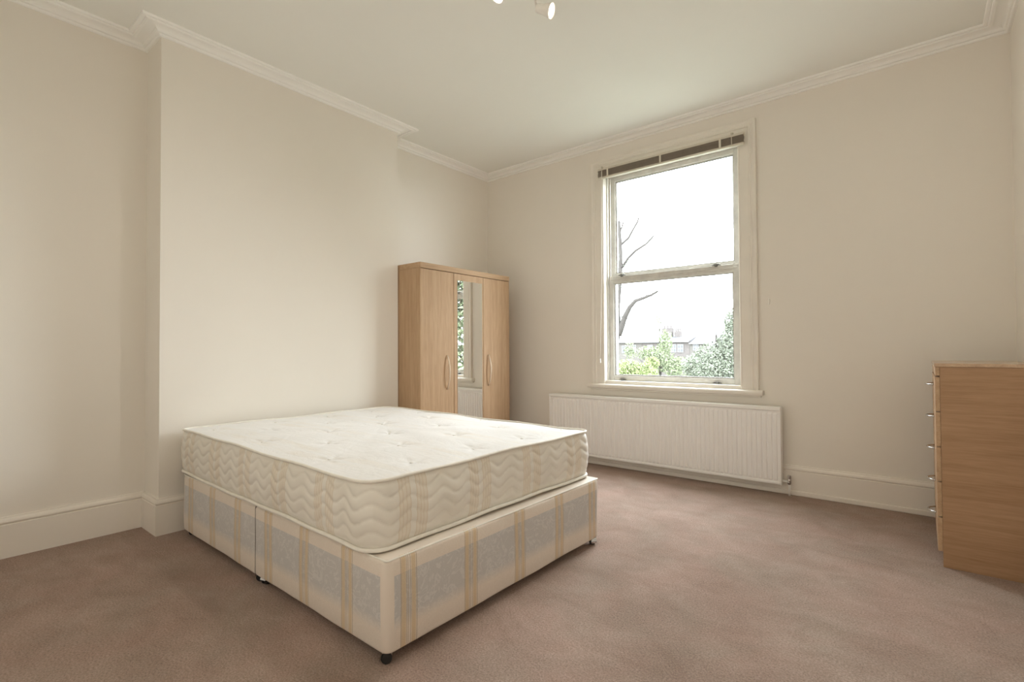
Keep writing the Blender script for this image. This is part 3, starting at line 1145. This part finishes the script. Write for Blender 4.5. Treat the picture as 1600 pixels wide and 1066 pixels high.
def outdir(px, py):
    """direction through a pixel of the 1600 x 1066 frame"""
    return rt2 * ((px - 800) / 786.56) + up2 * ((533 - py) / 786.56) + fwd


def outat(px, py, Y):
    d = outdir(px, py)
    k = Y / d.y
    return Vector((3.34, 0, 1.03)) + d * k


def foliage(name, blobs, mat, parent, n, size):
    """leaves scattered through the given ellipsoids, one mesh"""
    bm_ = bmesh.new()
    for (c, r, w_) in blobs:
        for _ in range(int(n * w_)):
            u = Vector((random.gauss(0, 1), random.gauss(0, 1), random.gauss(0, 1))).normalized() * (random.random() ** 0.45)
            p = Vector((c[0] + u.x * r[0], c[1] + u.y * r[1], c[2] + u.z * r[2]))
            a = Vector((random.gauss(0, 1), random.gauss(0, 1), random.gauss(0, 1))).normalized()
            b = a.orthogonal().normalized()
            s = size * random.uniform(0.6, 1.3)
            bm_.faces.new([bm_.verts.new(p + a * s), bm_.verts.new(p + b * s * 0.5), bm_.verts.new(p - a * s), bm_.verts.new(p - b * s * 0.5)])
    o_ = link_mesh(name, bm_, mat, parent, recalc=False)
    o_['kind'] = 'stuff'
    return o_


def tree(name, label, base, blobs, mat, n, size, trunk_r, group=None):
    e = thing(name, label, 'tree', base, 0, group)
    loc = [((Vector(c) - Vector(base)), r, w_) for c, r, w_ in blobs]
    bm_ = bmesh.new()
    top = max(c.z for c, r, w_ in loc)
    tube(bm_, [(0, 0, 0), (0.1, 0.05, top * 0.4), (0.0, 0.1, top * 0.8), (0.05, 0, top)], [trunk_r, trunk_r * 0.8, trunk_r * 0.45, trunk_r * 0.2], 8)
    link_mesh('trunk', bm_, M['bark'], e, smooth=True)
    bm_ = bmesh.new()
    for c, r, w_ in loc:
        tube(bm_, [(0, 0, max(0.3, c.z * 0.45)), Vector((c.x * 0.5, c.y * 0.5, c.z * 0.8)), c + Vector((0, 0, r[2] * 0.5))], [trunk_r * 0.5, trunk_r * 0.3, trunk_r * 0.1], 6)
    link_mesh('branches', bm_, M['bark'], e, smooth=True)
    foliage('foliage', loc, mat, e, n, size)
    return e


# terrace houses (front faces the window), built along X at Y = HY
HY = 78.0


def house(px0, px1, label, wallm, wins, chimneys, eave_y, ridge_y, roofm):
    a, b = outat(px0, 546, HY), outat(px1, 546, HY)
    ze, zr = outat((px0 + px1) / 2, eave_y, HY).z, outat((px0 + px1) / 2, ridge_y, HY + 3.5).z
    e = thing('terrace_house', label, 'house', ((a.x + b.x) / 2, HY, GZ), 0, 'terrace houses across the gardens')
    c = e.location
    hw_ = (b.x - a.x) / 2
    box('wall', -hw_, hw_, 0, 7, 0, ze - GZ, wallm, e)
    bm_ = bmesh.new()
    vv_ = [bm_.verts.new((s * hw_, y, z)) for s in (-1, 1) for y, z in ((-0.35, ze - GZ + 0.02), (3.5, zr - GZ), (7.3, ze - GZ + 0.02))]
    bm_.faces.new((vv_[0], vv_[1], vv_[4], vv_[3]))
    bm_.faces.new((vv_[1], vv_[2], vv_[5], vv_[4]))
    bm_.faces.new((vv_[0], vv_[3], vv_[5], vv_[2]))
    bm_.faces.new((vv_[0], vv_[2], vv_[1]))
    bm_.faces.new((vv_[3], vv_[4], vv_[5]))
    rf = link_mesh('roof', bm_, roofm, e)
    box('gutter', -hw_, hw_, -0.45, -0.36, ze - GZ - 0.12, ze - GZ + 0.03, M['whitewood'], e)
    for (x0, x1, y0, y1, cols) in wins:
        p0, p1 = outat(x0, y1, HY), outat(x1, y0, HY)
        X0_, X1_, Z0_, Z1_ = p0.x - c.x, p1.x - c.x, p0.z - GZ, p1.z - GZ
        w_ = box('window', X0_, X1_, -0.10, -0.002, Z0_, Z1_, M['whitewood'], e)
        f = 0.10
        cw = (X1_ - X0_ - f) / cols
        ch_ = (Z1_ - Z0_ - f) / 2
        for i in range(cols):
            for j in range(2):
                box('pane', X0_ + f + i * cw, X0_ + (i + 1) * cw, -0.12, -0.1005, Z0_ + f + j * ch_, Z0_ + (j + 1) * ch_, M['darkpane'], w_)
    for (x0, x1, ytop) in chimneys:
        p0, p1 = outat(x0, ytop, HY + 3.5), outat(x1, ytop, HY + 3.5)
        ck = box('chimney', p0.x - c.x, p1.x - c.x, 3.0, 4.0, ze - GZ + 0.5, p0.z - GZ, M['brick'], e)
        npot = 3
        for i in range(npot):
            xx = p0.x - c.x + (p1.x - p0.x) * (i + 0.5) / npot
            bm_ = bmesh.new()
            lathe(bm_, [(0.16, 0), (0.13, 0.5)], 8, Matrix.Translation((xx, 3.5, p0.z - GZ)))
            link_mesh('chimney_pot', bm_, M['brick'], ck)
    return e


house(940, 1003, 'pale terrace house at the left of the window view', M['brickb'], [(972, 979, 540, 552, 1), (981, 985, 540, 552, 1), (987, 994, 539, 551, 2)], [], 535, 527, M['slate'])
house(1003.3, 1077.7, 'brick terrace house with paired sash windows in the window view', M['brick'], [(1048, 1057, 538, 551, 2), (1058.5, 1068, 538, 551, 2), (1012, 1020, 539, 551, 2)], [(1036, 1051, 513), (1055, 1064, 518)], 534, 526, M['slate'])
house(1078, 1180, 'grey roofed terrace house at the right of the window view', M['brickb'], [(1083, 1092, 537, 548, 2), (1112, 1120, 537, 548, 2)], [(1140, 1150, 512)], 536, 524, M['slate'])


def gpt(px, Y):
    p = outat(px, 546, Y)
    return (p.x, p.y, GZ)


def blob(px, py, Y, rpx, rpy, w_):
    p = outat(px, py, Y)
    k = Y / 786.56 / 0.776
    return (tuple(p), (rpx * k, min(rpx, rpy) * k, rpy * k), w_)


tree('leafy_shrub', 'bright yellow-green bush at the lower left of the window view', gpt(985, 34), [blob(980, 578, 34, 22, 14, 0.5), blob(1005, 583, 34, 20, 13, 0.5), blob(1018, 568, 35, 10, 9, 0.2)], M['leaf_yellow'], 5200, 0.085, 0.10)
tree('young_tree', 'slender sparse green tree in front of the brick terrace house', gpt(1030, 44), [blob(1030, 562, 44, 20, 18, 0.45), blob(1040, 535, 44, 10, 16, 0.16), blob(1030, 505, 44, 5, 18, 0.05), blob(1010, 552, 44, 14, 9, 0.16), blob(1060, 575, 44, 20, 14, 0.4), blob(984, 548, 46, 9, 12, 0.10)], M['leaf_green'], 2800, 0.11, 0.10)
tree('broad_tree', 'large grey-green leafy tree at the right of the window view', gpt(1118, 28), [blob(1118, 568, 28, 28, 26, 0.8), blob(1142, 540, 28, 16, 26, 0.5), blob(1145, 505, 28, 10, 18, 0.22), blob(1090, 572, 29, 20, 16, 0.35), blob(1150, 575, 28, 20, 22, 0.4)], M['leaf_grey'], 5200, 0.07, 0.16)

# tall bare tree on the left of the view
TY = 19.0
bt = thing('bare_tree', 'tall thin tree with bare curved branches at the left of the window view', 'tree', gpt(958, TY))
tb = bt.location


def limb(pix, r0, r1, name='branch', par=None):
    pts = [outat(x, y, TY) - tb for x, y in pix]
    n_ = len(pts)
    bm_ = bmesh.new()
    tube(bm_, pts, [2.0 * (r0 + (r1 - r0) * i / (n_ - 1)) for i in range(n_)], 6)
    return link_mesh(name, bm_, M['bark'], par or bt, smooth=True)


pt = [outat(962, 545, TY) - tb]
bm = bmesh.new()
tube(bm, [(0, 0, 0), Vector((0.05, 0, 3.0)), outat(961, 560, TY) - tb, outat(966, 524, TY) - tb], [0.17, 0.13, 0.09, 0.075], 8)
link_mesh('trunk', bm, M['bark'], bt, smooth=True)
limb([(966, 524), (971, 512), (976, 496), (984, 480), (993, 470), (1005, 466), (1018, 461), (1028, 455)], 0.070, 0.020)
limb([(966, 524), (965, 480), (969, 430), (970, 405), (969, 380), (968, 364), (967, 345)], 0.055, 0.030)
limb([(972, 418), (982, 403), (993, 392), (1010, 381), (1022, 368)], 0.032, 0.018)
limb([(971, 382), (982, 372), (988, 361), (996, 347), (998, 340)], 0.026, 0.016)
limb([(968, 364), (972, 354), (974, 347)], 0.022, 0.014)
limb([(968, 368), (965, 352), (965, 342)], 0.020, 0.014)
limb([(976, 496), (984, 500), (990, 490)], 0.018, 0.005)
limb([(1005, 466), (1014, 458), (1026, 457)], 0.014, 0.005)
lf = [(outat(x, y, TY) - tb, (0.25, 0.2, 0.22), 1) for x, y in ((972, 448), (985, 452), (996, 446), (1006, 444), (980, 462), (1024, 456), (982, 414), (992, 410), (968, 500))]
foliage('leaves', lf, M['leaf_grey'], bt, 22, 0.045)

# tall tree out to the right, seen in the wardrobe mirror
tree('garden_tree', 'tall leafy green tree outside, reflected in the wardrobe mirror', (10.2, 14.0, GZ),
     [((10.2, 14.0, -1.0), (2.6, 2.6, 2.2), 1.0), ((9.6, 14.6, 2.0), (2.6, 2.4, 2.4), 1.0), ((10.8, 13.4, 4.6), (2.2, 2.2, 2.4), 0.8)], M['leaf_green'], 9000, 0.15, 0.20)
